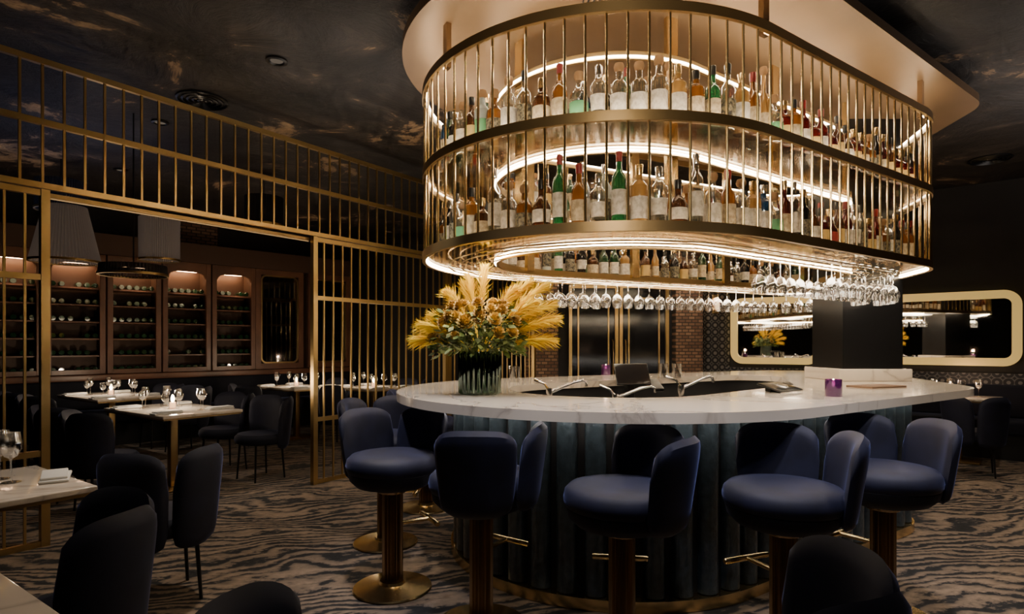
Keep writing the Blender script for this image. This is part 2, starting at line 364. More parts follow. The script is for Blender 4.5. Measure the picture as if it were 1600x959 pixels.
for p,n in posts:
    a=math.atan2(n.y,n.x); ro('hanger_post',box(B(),(p.x-n.x*.06,p.y-n.y*.06,(1.93+3.24)/2),(.03,.075,3.24-1.93),a),M['brass'])
for p,n in resample(hull(grow(RO,-.05)),1.9):
    a=math.atan2(n.y,n.x); ro('hanger_post',box(B(),(p.x,p.y,(2.98+3.24)/2),(.03,.05,3.24-2.98),a),M['bronze'])
for off in (.07,.15,.25,.33):
    ro('glass_rail',tube(B(),[(p.x,p.y,1.893) for p,n in hull(grow(RI,off))],.0045,6,True),M['brass'])
for k,(p,n) in enumerate(resample(hull([(.64,4.08,.98),(2.4,4.74,.5),(2.75,5.85,.3)]),1.3)):
    light('AREA','rack_fill',(p.x,p.y,1.885),6,(1,.83,.62),.35)  # unseen area lights added under the rack to brighten the marble
# canopy
CP=[(.64,4.08,1.37),(3.35,4.85,.36),(3.5,6.6,.4)]
cn=thing('ceiling_canopy','smooth copper coloured curved canopy on the ceiling above the bottle rack','ceiling canopy',(1.8,4.9,3.24))
bm=disc(B(),hull(CP),3.24,3.3); bm.transform(Matrix.Translation((-1.8,-4.9,-3.24))); obj('soffit_panel',bm,M['canopy'],cn)
bm=disc(B(),hull(grow(CP,-.14)),3.301,ZC-.001); bm.transform(Matrix.Translation((-1.8,-4.9,-3.24))); obj('recessed_core',bm,M['blackm'],cn)
v=thing('ceiling_speaker','round slotted ceiling speaker set in copper canopy above the rack','ceiling speaker',(.52,3.25,3.24))
bm=B(); 
for r in (.13,.1,.07,.04): lathe(bm,[(r,-.004),(r-.004,-.012),(r-.016,-.012),(r-.02,-.004)],28,cap=False)
obj('grille',bm,M['canopy'],v); obj('housing',lathe(B(),[(.0,-.001),(.135,-.001),(.135,-.004),(0,-.004)],28),M['blackm'],v)
# ------------------------------------------------------------ bottles
SH={
 'standard':[(0,0),(.037,0),(.04,.01),(.04,.165),(.037,.182),(.022,.2),(.0155,.215),(.0145,.26),(.0145,.27)],
 'tall':[(0,0),(.035,0),(.037,.01),(.038,.205),(.034,.225),(.019,.245),(.0145,.26),(.0135,.3),(.0135,.31)],
 'squat':[(0,0),(.044,0),(.048,.012),(.048,.12),(.044,.14),(.022,.158),(.017,.17),(.016,.2),(.016,.205)],
 'rounded':[(0,0),(.036,0),(.046,.025),(.05,.07),(.046,.115),(.031,.145),(.018,.16),(.016,.21),(.016,.215)],
 'shouldered':[(0,0),(.04,0),(.043,.01),(.044,.16),(.042,.178),(.028,.192),(.0165,.2),(.0155,.24),(.0155,.245)],
 'slender':[(0,0),(.031,0),(.033,.01),(.033,.18),(.028,.2),(.016,.225),(.013,.25),(.0125,.315),(.0125,.32)],
 'flared':[(0,0),(.032,0),(.034,.01),(.046,.16),(.044,.18),(.024,.2),(.0165,.21),(.0155,.245),(.0155,.25)]}
LZ={'standard':(.04,.13),'tall':(.06,.165),'squat':(.03,.1),'rounded':(.045,.1),'shouldered':(.04,.13),'slender':(.05,.13),'flared':(.06,.13)}
cache={}
def prof_r(sh,z):
    pr=SH[sh]
    for (r0,z0),(r1,z1) in zip(pr,pr[1:]):
        if z0<=z<=z1 and z1>z0: return r0+(r1-r0)*(z-z0)/(z1-z0)
    return .03
def bottle(sh,col,cap,lab,full):
    key=(sh,col,cap,lab,full)
    if key in cache: return cache[key],False
    pr=SH[sh]; top=pr[-1][1]; rt=pr[-1][0]
    z0,z1=LZ[sh]; zz=[z0+(z1-z0)*k/4 for k in range(5)]
    capp=[(0,top-.025),(rt+.002,top-.025),(rt+.004,top+.012),(rt+.002,top+.018),(0,top+.018)] if cap!='wood' else [(0,top-.008),(rt+.001,top-.008),(rt+.008,top),(rt+.011,top+.016),(rt+.006,top+.03),(0,top+.032)]
    if full:
        b=obj('bottle',lathe(B(),pr+[(0,top)],18),BC[col]); 
        l=obj('label',lathe(B(),[(prof_r(sh,z)+.0008,z) for z in zz],18,cap=False),LABS[lab],b); c=obj('cap',lathe(B(),capp,12),CAPS[cap],b)
    else:
        bm=lathe(B(),pr+[(0,top)],10); n0=len(bm.faces); lathe(bm,[(prof_r(sh,z)+.0012,z) for z in zz],10,cap=False); bm.faces.ensure_lookup_table()
        fs=list(bm.faces)
        for f in fs[n0:]: f.material_index=1
        n1=len(bm.faces); lathe(bm,capp,8); bm.faces.ensure_lookup_table()
        for f in list(bm.faces)[n1:]: f.material_index=2
        b=obj('bottle',bm,[BC[col],LABS[lab],CAPS[cap]])
    cache[key]=b; return b,True
VAR={'clear':[('tall','silver','white'),('shouldered','wood','white'),('squat','wood','green'),('standard','black','black'),('flared','silver','white')],
 'green':[('tall','red','white'),('standard','black','cream')],'dark green':[('tall','gold','cream'),('standard','black','white')],
 'amber':[('shouldered','black','cream'),('squat','wood','black'),('standard','red','cream')],'brown':[('standard','black','gold'),('squat','gold','cream'),('rounded','black','white')],
 'red':[('standard','red','white'),('squat','gold','gold')],'dark red':[('rounded','gold','red'),('squat','black','gold'),('standard','gold','cream')],
 'blue':[('shouldered','silver','white'),('tall','silver','cream')],'black':[('flared','silver','white'),('standard','gold','black')],'honey':[('shouldered','gold','white'),('slender','wood','cream')],'frosted':[('tall','silver','black'),('flared','wood','green')]}
recs=[]
def putbottle(x,y,z,tier,row,s=1.08):
    if x>1.45 and y<5.2: w={'dark red':6,'brown':4,'amber':4,'red':2,'clear':2.5,'black':1}
    elif x<.2 and y<5: w={'black':3,'clear':4,'dark green':2,'brown':3,'blue':1,'amber':3,'frosted':1}
    elif y<5: w={'clear':10,'green':1.5,'frosted':2,'amber':4,'honey':2,'dark green':1.5,'black':1,'blue':1,'brown':2}
    else: w={'clear':4,'amber':2,'honey':1,'brown':4,'dark green':3,'black':3}
    if y<4.6: s=1.17
    ks=list(w); col=random.choices(ks,[w[k] for k in ks])[0]; sh,cap,lab=random.choice(VAR[col])
    o,new=bottle(sh,col,cap,lab,y<4.7)
    if not new: o=dup(o,(x,y,z),0)
    o.location=(x,y,z); k=s*random.uniform(.9,1.06); kw=min(k,1.0); o.scale=(kw,kw,k); o.rotation_euler=(0,0,random.uniform(0,6.28))
    where='front' if y<3.9 and x<1.6 else ('left' if x<.4 else ('right' if x>=1.6 and y<5.2 else 'back'))
    tag(o,None,'bottle','spirit bottles on the %s shelf of the overhead rack'%tier)
    o['label']='x'; recs.append((o,'%s %s bottle, %s cap, %s shelf %s'%(sh,col,cap,tier,where),tier,row,col))
placed=[]
for tier,z in (('lower',ZB[0]+.0305),('upper',ZB[1]+.0305)):
    for row,(off,sp) in enumerate(((-.13,.1),(-.28,.115))):
        cs=grow(RO,off) if row==0 else [(.64,4.08,.93),(2.4,4.74,.5),(2.75,5.85,.3)]
        for p,n in resample(hull(cs),sp):
            if any((p-(q-m*.06)).length<.07 for q,m in posts): continue
            if row==1 and p.x>2.85: continue
            if abs(p.x-3.0)<.32 and abs(p.y-5.2)<.32: continue
            if any(t_==tier and (p-q).length<.0985 for t_,q in placed): continue
            placed.append((tier,p.copy())); putbottle(p.x,p.y,z,tier,row)
for i,(o,l,t,r,c) in enumerate(recs):
    nb=recs[i-1] if i and recs[i-1][2:4]==(t,r) else None
    o['label']=l+(', beside %s one'%nb[4] if nb else '')
# ------------------------------------------------------------ wine glasses
def wineglass(h=.2,r=.04,label='',inv=False):
    t=thing('wine_glass',label,'wine glass')
    s=-1 if inv else 1
    bz=h*.47
    def pf(pr): return [(a,s*b) for a,b in pr]
    obj('bowl',lathe(B(),pf([(.004,bz),(r*.55,bz+.012),(r*.92,bz+.04),(r,bz+.065),(r*.9,h*.85),(r*.74,h),(r*.72,h),(r*.88,h*.85),(r*.97,bz+.065),(r*.88,bz+.042),(r*.5,bz+.016),(0,bz+.006)]),16,cap=False),M['glass'],t)
    obj('stem',lathe(B(),pf([(.0045,.006),(.0035,.02),(.0035,bz-.01),(.006,bz)]),8),M['glass'],t)
    obj('foot',lathe(B(),pf([(0,0),(r*.85,0),(r*.85,.002),(.006,.008),(0,.008)]),16),M['glass'],t)
    return t
hg=wineglass(h=.225,r=.046,inv=True,label='x'); first=True
cnt=0
for off in (.11,.29):
    for p,n in resample(hull(grow(RI,off)),.118):
        if p.x<.35 and p.y<4.9: continue
        if p.y<4.3 and p.x<1.45: continue
        if off>.2 and (p.y<5 and p.x<2.0): continue
        if off>.2 and p.y>5.3 : continue
        if abs(p.x-3.0)<.31 and abs(p.y-5.2)<.31: continue
        lab='upside down wine glass hanging under '+('right side' if p.y<5.2 else 'far side')+' of the bottle rack'
        o=hg if first else dup(hg,(0,0,0)); first=False
        o.location=(p.x,p.y,1.905); o['label']=lab; o['group']='wine glasses hanging under the rack'; cnt+=1
# ------------------------------------------------------------ stools / chairs
def wing(bm,a0,a1,z0,z1,r0,r1,T=.03,ns=20,nt=18,kt=.4,pt=3.2,kb=.18):
    g={}
    for i in range(ns+1):
        s=i/ns; e=abs(2*s-1)
        zt=z1-(z1-z0)*kt*(1-(1-e**pt)**(1/pt)); zb=z0+(z1-z0)*kb*(1-(1-e**3)**(1/3))
        for j in range(nt+1):
            t=j/nt; z=zb+(zt-zb)*t; ee=abs(2*t-1); th=T*max(0,(1-e**5)*(1-ee**7))**.5
            q=(z-z0)/(z1-z0); r=r0+(r1-r0)*q; a=a0+(a1-a0)*s
            for sd in (-1,1): g[i,j,sd]=bm.verts.new(((r+sd*th)*math.cos(a),(r+sd*th)*math.sin(a),z))
    for i in range(ns):
        for j in range(nt):
            for sd in (-1,1): bm.faces.new((g[i,j,sd],g[i+1,j,sd],g[i+1,j+1,sd],g[i,j+1,sd]))
    bmesh.ops.remove_doubles(bm,verts=bm.verts,dist=2e-4); return bm
def stool(label):
    t=thing('bar_stool',label,'bar stool',group='navy velvet bar stools around the bar')
    obj('base_plate',lathe(B(),[(0,0),(.215,0),(.22,.006),(.215,.014),(.12,.024),(.075,.034),(.07,.05),(0,.05)],48),M['brass'],t)
    obj('column',lathe(B(),[(.058,.045),(.058,.56)],128,flute=16,fd=.3),M['bronze'],t)
    obj('collar',lathe(B(),[(0,.54),(.075,.54),(.08,.55),(.08,.57),(0,.57)],32),M['bronze'],t)
    f=obj('footrest',tube(B(),[(-.05,0,.36),(-.22,0,.36)],.012,10),M['brass'],t)
    obj('foot_bar',tube(B(),[(-.22,-.13,.36),(-.22,-.125,.36),(-.22,.125,.36),(-.22,.13,.36)],[.011,.015,.015,.011],12),M['brass'],f)
    obj('seat_shell',lathe(B(),[(0,.565),(.14,.567),(.2,.585),(.235,.62),(.245,.66),(.24,.67),(0,.67)],40),M['velvet_d'],t)
    obj('seat',lathe(B(),[(0,.64),(.235,.65),(.252,.675),(.256,.7),(.25,.73),(.228,.752),(.17,.763),(0,.768)],40),M['velvet'],t)
    for k in (-1,1):
        obj('backrest_wing',wing(B(),R(k*43-41),R(k*43+41),.585,.99,.245,.3 if k>0 else .305,.033),M['velvet'],t)
    return t
def chair(label):
    t=thing('dining_chair',label,'chair',group='navy velvet dining chairs')
    obj('seat',lathe(B(),[(0,.36),(.2,.36),(.24,.38),(.25,.41),(.245,.44),(.22,.465),(0,.475)],32),M['velvet_d'],t)
    for k in (-1,1):
        obj('backrest_wing',wing(B(),R(k*43-41),R(k*43+41),.3,.83,.235,.285 if k>0 else .29,.032),M['velvet_c'],t)
    for a in (45,135,225,315):
        x,y=math.cos(R(a)),math.sin(R(a))
        obj('leg',tube(B(),[(x*.2,y*.2,.37),(x*.23,y*.23,.0)],[.012,.009],8),M['black'],t)
    return t
st=[(-.67,3.34,98,29,'navy velvet stool at left end of bar below flower vase, facing camera'),
    (-.15,2.9,-50,55,'navy velvet stool with its dark back to the camera, second brass column from left'),
    (.48,2.6,6,82,'navy velvet stool at bar front centre, turned sideways, below tablet and taps'),
    (1.19,2.61,30,112,'navy velvet stool at bar front, below the purple candle'),
    (1.87,3.0,42,126,'navy velvet stool at right end of bar, below the menu'),
    (-.87,4.1,125,0,'navy velvet stool half hidden behind the stool left of the bar'),
    (-.72,4.98,140,-32,'furthest navy velvet stool on the left side of the bar')]
s0=None
for x,y,a,f,l in st:
    if s0 is None: s0=stool(l); o=s0; o.location=(x,y,0); o.rotation_euler=(0,0,R(a))
    else: o=dup(s0,(x,y,0),R(a),l)
    for c in o.children:
        if c.name.startswith('footrest'): c.rotation_euler=(0,0,R(f-180-a))
# ------------------------------------------------------------ tables
def table(loc,rz,su,sv,label):
    t=thing('dining_table',label,'table',loc,rz,'marble dining tables')
    obj('tabletop',box(B(),(0,0,.737),(su,sv,.026),bev=.006),M['marble'],t)
    obj('top_edge',box(B(),(0,0,.716),(su-.02,sv-.02,.014)),M['brass_d'],t)
    obj('column',box(B(),(0,0,.36),(.07,.07,.7),bev=.006),M['brass_d'],t)
    obj('base_plate',box(B(),(0,0,.008),(.42,.42,.016),bev=.004),M['brass_d'],t)
    return t
ua=math.atan2(UX.y,UX.x)
def loc2(c,u,v): p=Vector(c)+UX*u+VX*v; return p.x,p.y
TA=(-3.25,5.7);TB=(-4.85,7.2);TCc=(-3.15,8.7);TD=(-2.0,8.6);TE=(-2.33,2.53);TF=(-1.52,1.27);TG=(5.25,7.0)
T0=[(TA,.72,1.2,'marble dining table with bright candle, nearest beyond the brass screen opening'),(TB,.72,1.2,'marble dining table by the wine cabinets, second beyond screen opening'),
 (TCc,.7,.9,'marble dining table in front of glazed wine cabinet'),(TD,.7,.8,'marble dining table seen through the right brass screen'),
 (TE,.72,.76,'marble table with folded napkin and two wine glasses at left edge'),(TF,.72,.76,'marble table corner at the bottom left corner')]
for c,su,sv,l in T0: table((c[0],c[1],0),ua,su,sv,l)
table((TG[0],TG[1],0),ea,.8,.62,'marble table under the wide gold mirror')
CH=[]
def addchair(x,y,a,l): CH.append((x,y,a,l))
bu=math.degrees(ua)
for c,nm in ((TA,'candlelit table nearest beyond the screen'),(TB,'second table by the wine cabinets')):
    for su in (-1,1):
        for sv in (-1,1):
            x,y=loc2(c,su*.7,sv*.35); addchair(x,y,bu if su>0 else bu+180,'navy velvet dining chair at %s, %s side, %s seat'%(nm,'far' if su>0 else 'near','right' if sv<0 else 'left'))
for c,nm in ((TCc,'table before the glazed wine cabinet'),(TD,'table behind the right brass screen')):
    for su in (-1,1):
        x,y=loc2(c,su*.68,0); addchair(x,y,bu if su>0 else bu+180,'dark velvet dining chair at %s, %s side'%(nm,'far' if su>0 else 'near'))
addchair(-1.9,3.22,-50,'dark velvet chair with back to camera, behind the napkin table at left edge')
addchair(-1.53,1.98,32,'navy velvet chair back in left foreground between two marble tables')
addchair(-.35,1.19,204,'dark chair top cut off by the bottom edge, left of the stools')
addchair(.66,1.53,-25,'navy velvet chair back at the bottom edge, right foreground')
addchair(4.87,6.27,-125,'dark velvet chair at table under wide mirror')
addchair(6.0,6.35,-40,'dark velvet chair at the right edge under wide mirror')
c0=None
for x,y,a,l in CH:
    if c0 is None: c0=chair(l); c0.location=(x,y,0); c0.rotation_euler=(0,0,R(a))
    else: dup(c0,(x,y,0),R(a),l)
gl=wineglass(.2,.04,'x'); gfirst=True
def putglass(x,y,lab,s=1):
    global gfirst
    o=gl if gfirst else dup(gl,(0,0,0)); gfirst=False
    o.location=(x,y,.75); o.scale=(s,s,s); o['label']=lab; o['group']='wine glasses standing on tables'
def candle():
    t=thing('table_candle','x','candle')
    obj('glass_holder',lathe(B(),[(0,0),(.034,0),(.036,.005),(.038,.085),(.035,.085),(.033,.012),(0,.012)],20),M['glass'],t)
    obj('wax',lathe(B(),[(0,.012),(.026,.012),(.026,.06),(0,.06)],16),M['wax'],t)
    obj('flame',lathe(B(),[(0,.06),(.013,.074),(.017,.092),(.008,.125),(0,.135)],10),M['flame'],t)
    return t
cd=candle(); cfirst=True
def putcandle(x,y,z,l):
    global cfirst
    o=cd if cfirst else dup(cd,(0,0,0)); cfirst=False
    o.location=(x,y,z); o['label']=l; o['group']='lit table candles'
napm=B(); box(napm,(0,0,.006),(.24,.11,.012),bev=.005); box(napm,(.01,.005,.018),(.22,.1,.012),rz=.05,bev=.005)
nap=obj('folded_napkin',napm,M['paper']); nf=True
for c,nm in ((TA,'the candlelit table beyond screen'),(TB,'the second table by wine cabinets'),(TCc,'the table before glazed cabinet'),(TD,'the table behind right screen'),(TE,'the napkin table at left edge')):
    if c is TE:
        for (x,y) in ((-2.24,2.66),(-2.34,2.72)): putglass(x,y,'wine glass standing on '+nm,1.12)
        pn=[(-2.1,2.74)]
    else:
        for su in (-1,1):
            for sv in (-1,1):
                x,y=loc2(c,su*.1,sv*.33); putglass(x,y,'wine glass standing on '+nm)
                x,y=loc2(c,su*.17,sv*.23); putglass(x,y,'wine glass standing on '+nm,.85)
        x,y=loc2(c,0,0); putcandle(x,y,.75,'lit glass candle on '+nm); light('POINT','candle_glow',(x,y,.95),14,(1,.78,.55),.03)
        pn=[loc2(c,su*.24,sv*.4) for su in (-1,1) for sv in (-1,1)]
    for x,y in pn:
        o=nap if nf else nap.copy()
        if not nf: C.objects.link(o)
        nf=False; o.location=(x,y,.751); o.rotation_euler=(0,0,ua+1.2 if c is TE else ua); tag(o,'folded white napkin on '+nm,'napkin','folded napkins on tables')
for dx,dy in ((-.22,.1),(.2,-.05),(-.1,-.18),(.05,.2)): putglass(TG[0]+dx,TG[1]+dy,'wine glass standing on table under wide mirror')
putcandle(TG[0]-.02,TG[1]+.02,.75,'lit glass candle on table under wide mirror'); light('POINT','candle_glow',(TG[0]-.02,TG[1]+.02,.95),5,(1,.62,.42),.03)
# ------------------------------------------------------------ bar-top objects
def pcandle(x,y,l):
    t=thing('bar_candle',l,'candle',(x,y,ZT),0,'purple glass candles on the bar')
    obj('glass_holder',lathe(B(),[(0,0),(.044,0),(.046,.006),(.046,.1),(.042,.1),(.041,.012),(0,.012)],24,cap=False),M['purple'],t)
    obj('wax',lathe(B(),[(0,.012),(.038,.012),(.038,.055),(0,.055)],16),M['wax'],t)
    obj('flame',lathe(B(),[(0,.056),(.008,.066),(.009,.078),(.004,.098),(0,.104)],10),M['flame'],t)
    light('POINT','candle_glow',(x,y,ZT+.17),.7,(1,.6,.35),.02)
pcandle(1.89,3.5,'purple glass candle on the marble bar, right of the tablets'); pcandle(.93,5.9,'small dark candle on far side of the marble bar')
o=obj('menu_board',box(B(),(0,0,.006),(.36,.2,.012),bev=.003),M['leather'],None,True,(2.6,4.25,ZT)); o.rotation_euler=(0,0,.4); tag(o,'tan leather menu lying on the bar near the pillar','menu')
t=thing('point_of_sale_tablet','black tablet till on a stand at the inner sink counter','tablet',(.98,4.88,.86),R(14))
obj('stand',box(B(),(0,.04,.1),(.07,.07,.2),bev=.012),M['black'],t); obj('base',box(B(),(0,0,.008),(.24,.18,.016),bev=.005),M['black'],t)
obj('screen_panel',box(B(),(0,-.01,.26),(.28,.22,.018),rz=R(-12),rx=R(48),bev=.006),M['screen'],t); obj('card_reader',box(B(),(.2,-.03,.17),(.09,.15,.03),rx=R(30),bev=.008),M['black'],t)
t=thing('order_tablet','low black tablet lying tilted on inner bar edge left of candle','tablet',(1.72,3.82,ZT),R(36))
obj('case',box(B(),(0,0,.032),(.26,.17,.012),rx=R(14),bev=.004),M['screen'],t); obj('support',box(B(),(0,.05,.016),(.12,.04,.03),bev=.004),M['black'],t)
def faucet(x,y,rz,l,h=.22):
    t=thing('bar_faucet',l,'faucet',(x,y,.86),rz,'chrome taps at the bar sinks')
    obj('base',lathe(B(),[(0,0),(.035,0),(.035,.02),(.024,.03),(.024,h-.05),(.02,h-.03),(0,h-.03)],20),M['chrome'],t)
    obj('spout',tube(B(),[(0,0,h-.06),(.08,0,h-.03),(.18,0,h+.01),(.25,0,h+.025),(.272,0,h+.01),(.275,0,h-.02)],[.015,.012,.011,.01,.01,.011],12),M['chrome'],t)
    obj('lever',tube(B(),[(0,0,h-.05),(-.03,.02,h+.0),(-.1,.05,h+.03)],[.011,.008,.011],8),M['chrome'],t)
faucet(.27,4.3,.15,'chrome tap at the bar sink behind the flower vase',.22); faucet(1.25,4.4,.3,'chrome tap at the bar sink, right of tablet till',.24); faucet(.72,4.15,.0,'chrome tap in the middle of the bar sinks',.19)
for x,y,l in ((.02,4.82,'clear glass jar on inner bar edge by the vase'),(1.38,5.42,'clear glass tumbler beside the tablet till'),(1.49,5.38,'ribbed glass tumbler right of tablet till')):
    o=obj('bar_tumbler',lathe(B(),[(0,0),(.04,0),(.045,.13),(.041,.13),(.037,.01),(0,.01)],20,cap=False),M['glass'],None,True,(x,y,ZT)); tag(o,l,'tumbler')
# vase + flowers
VXc,VYc=-.2,3.68
o=obj('flower_vase',lathe(B(),[(0,0),(.12,0),(.132,.01),(.135,.25),(.13,.262),(.122,.262),(.12,.03),(0,.03)],144,cap=False,flute=24,fd=.09),M['vase'],None,True,(VXc,VYc,ZT)); tag(o,'ribbed dark green glass vase on the left end of bar','vase')
fl=thing('flower_arrangement','large bouquet of yellow plumes and cream blooms in ribbed green vase','flowers',(VXc,VYc,ZT+.04))
def plume(tip,w=.06,n=330):
    bm=B(); p0=Vector((0,0,.16)); tip=Vector(tip); mid=p0.lerp(tip,.5)+Vector((tip.x*-.12,tip.y*-.12,.09)); pts=[]
    for k in range(13):
        t=k/12; pts.append(p0*(1-t)**2+mid*2*t*(1-t)+tip*t*t)
    tube(bm,pts,[.004-.003*k/12 for k in range(13)],5)
    for _ in range(n):
        t=random.uniform(.5,1.0); q=p0*(1-t)**2+mid*2*t*(1-t)+tip*t*t; d=((mid-p0)*(1-t)+(tip-mid)*t).normalized()
        rv=Vector((random.gauss(0,1),random.gauss(0,1),random.gauss(0,1))); rv=(rv-d*rv.dot(d)).normalized()
        wt=w*(.3+1.1*math.sin(pi*min(1,(t-.47)/.56))**.8); L=random.uniform(.5,1.15)*wt*1.5
        dirn=(d*1.0+rv*random.uniform(.3,.8)).normalized(); e=q+dirn*L+Vector((0,0,-L*.12)); sd=dirn.cross(rv+Vector((.1,.2,.3))).normalized()*.0032
        a=q+dirn*L*.45; bm.faces.new([bm.verts.new(v) for v in (q-sd*.5,q+sd*.5,a+sd)]) ; bm.faces.new([bm.verts.new(v) for v in (q-sd*.5,a+sd,a-sd)]); bm.faces.new([bm.verts.new(v) for v in (a-sd,a+sd,e)])
    obj('plume',bm,M['plume'],fl,False)
for tp in ((.03,0,.73),(-.07,.05,.68),(.21,0,.6),(.31,.05,.66),(.41,-.03,.63),(.46,.05,.52),(.47,-.1,.42),(.45,-.05,.29),(-.19,-.05,.58),(-.29,.0,.44),(-.4,-.05,.29),(-.35,-.12,.38),(-.1,.1,.64),(.34,-.12,.52)):
    plume(tp)
bm=B()
for _ in range(1100):
    a=random.uniform(0,2*pi); el=random.uniform(-.35,.9); r=random.uniform(.1,.29); c=Vector((r*math.cos(a)*math.cos(el*.8),r*math.sin(a)*math.cos(el*.8),.28+.26*math.sin(el)*r/.3))
    d=(Vector((math.cos(a),math.sin(a),random.uniform(-.8,.6)))).normalized(); sd=d.cross(Vector((random.uniform(-1,1),random.uniform(-1,1),1))).normalized(); L=random.uniform(.04,.075); w=L*.26
    vs=[bm.verts.new(v) for v in (c,c+d*L*.5+sd*w,c+d*L,c+d*L*.5-sd*w)]; bm.faces.new(vs)
for k in range(22):
    a=k*2.4; tube(bm,[(0.05*math.cos(a),.05*math.sin(a),0),(.08*math.cos(a),.08*math.sin(a),.22),(.2*math.cos(a),.2*math.sin(a),.36)],.004,5)
obj('foliage',bm,M['leaf'],fl,False)
for k in range(48):
    a=random.uniform(pi,2*pi+.6) if k<40 else random.uniform(0,6.28); el=random.uniform(.0,1.1); c=Vector((.28*math.cos(a)*math.cos(el),.26*math.sin(a)*math.cos(el),.29+.25*math.sin(el)))
    bm=B(); rr=random.uniform(.028,.046)
    for ring in range(4):
        m_=6+ring
        for q in range(m_):
            th=q*2*pi/m_+ring*.5; ph=(.3+ring*.38)
            d=Vector((math.cos(th)*math.sin(ph),math.sin(th)*math.sin(ph),math.cos(ph))); sd=Vector((-math.sin(th),math.cos(th),0))
            p=d*rr; up=Vector((0,0,1))
            bm.faces.new([bm.verts.new(v) for v in (d*rr*.3,p*.8+sd*rr*.42,p*1.15+up*rr*.15,p*.8-sd*rr*.42)])
    o=obj('bloom',bm,M['bloom'] if k%3 else M['bloomd'],fl,False,loc=c); o.rotation_euler=Vector((0,0,1)).rotation_difference(Vector((c.x,c.y,.25)).normalized()).to_euler()
# ------------------------------------------------------------ brass screens
PA=Vector((-3.3,3.86)); 
def pp(s,z): p=PA+UX*s; return (p.x,p.y,z)
def screen(name,label,s0,s1,z0,z1,rails,sp):
    t=thing(name,label,'screen',pp((s0+s1)/2,0),ua)
    L=s1-s0
    def add(n,bm,m): return obj(n,bm,m,t,False)
    for s in (-L/2,L/2): add('post',box(B(),(s,0,(z0+z1)/2),(.05,.05,z1-z0)),M['brass_s'])
    for z in rails: add('rail',box(B(),(0,0,z),(L,.035,.04)),M['brass_s'])
    zr=sorted(rails); n=int(L/sp); proto={}
    for za,zb in zip(zr,zr[1:]):
        for k in range(1,n+1):
            x=-L/2+L*k/(n+1)
            if (round(za,2),round(zb,2)) not in proto:
                o=add('bar',box(B(),(0,0,0),(.015,.015,zb-za-.04)),M['brass_s']); proto[(round(za,2),round(zb,2))]=o
            else: o=proto[(round(za,2),round(zb,2))].copy(); C.objects.link(o)
            o.location=(x,0,(za+zb)/2)
    return t
screen('screen_header','long brass header of upright bars running along the ceiling at left',-1.4,6.4,2.42,3.3,[2.44,2.87,3.28],.125)
screen('brass_screen','brass bar screen panel at the left edge beside the opening',-1.4,.22,0.0,2.415,[.02,.63,1.82,2.39],.11)
screen('brass_screen','brass bar screen panel right of the opening, behind the bar stools',2.38,4.3,0.0,2.415,[.02,.63,1.82,2.39],.115)
screen('brass_screen','far brass bar screen panel beside the brick pier',4.36,6.3,0.0,2.415,[.02,.63,1.82,2.39],.115)
t=thing('sliding_track','thin brass sliding door track lit along the opening header','track',pp(1.3,2.37),ua)
obj('rail',box(B(),(0,.05,0.02),(2.1,.03,.03)),M['brass_d'],t,False); obj('led_strip',box(B(),(0,.05,.0),(2.1,.008,.006)),M['ledw'],t,False)
# ------------------------------------------------------------ wine cabinets
wb=None
wbm=B(); lathe(wbm,[(0,0),(.032,0),(.036,.01),(.037,.17),(.015,.22),(.013,.28),(0,.28)],10)
wbm.transform(Matrix.Rotation(R(90),4,'X'))
def cabinet(s,lab=''):
    W=.68; t=thing('wine_cabinet',lab,'cabinet',wp(s+.34,0,0),WA,'arched wine cabinets along the left wall')
    z0,z1=.95,2.62
    bm=B()
    box(bm,(-W/2+.035,-.02,(z0+z1)/2),(.07,.05,z1-z0),bev=.006); box(bm,(W/2-.035,-.02,(z0+z1)/2),(.07,.05,z1-z0),bev=.006); box(bm,(0,-.02,z0+.03),(W-.14,.05,.06))
    n=14; a=W/2-.07; lo=[]
    for k in range(n+1):
        x=-a+2*a*k/n; e=abs(x/a); zz=2.38+.1*(1-e**4)**.5
        lo.append((x,zz))
    for y in (-.045,.005):
        vs=[bm.verts.new((x,y,zz)) for x,zz in lo]; us=[bm.verts.new((x,y,z1)) for x,zz in lo]
        for k in range(n): bm.faces.new((vs[k],vs[k+1],us[k+1],us[k]))
    v1=[bm.verts.new((x,-.045,zz)) for x,zz in lo]; v2=[bm.verts.new((x,.005,zz)) for x,zz in lo]
    for k in range(n): bm.faces.new((v1[k],v1[k+1],v2[k+1],v2[k]))
    obj('face_frame',bm,M['wood'],t,False)
    bm=B(); box(bm,(0,.4,(z0+z1)/2),(W,.02,z1-z0)); box(bm,(-W/2+.01,.2,(z0+z1)/2),(.02,.38,z1-z0)); box(bm,(W/2-.01,.2,(z0+z1)/2),(.02,.38,z1-z0)); box(bm,(0,.2,z0+.01),(W-.04,.38,.02)); box(bm,(0,.2,2.54),(W-.04,.38,.02))
    obj('carcass',bm,M['woodd'],t,False)
    for k in range(5): obj('shelf',box(B(),(0,.2,1.2+k*.235),(W-.05,.36,.02)),M['wood'],t,False)
    obj('led_strip',box(B(),(0,.3,2.515),(W-.18,.02,.012)),M['ledc'],t,False)
    return t
wlab=['leftmost wine cabinet','second wine cabinet from left','third wine cabinet from left','fourth wine cabinet from left','fifth wine cabinet, beside the glazed cabinet']
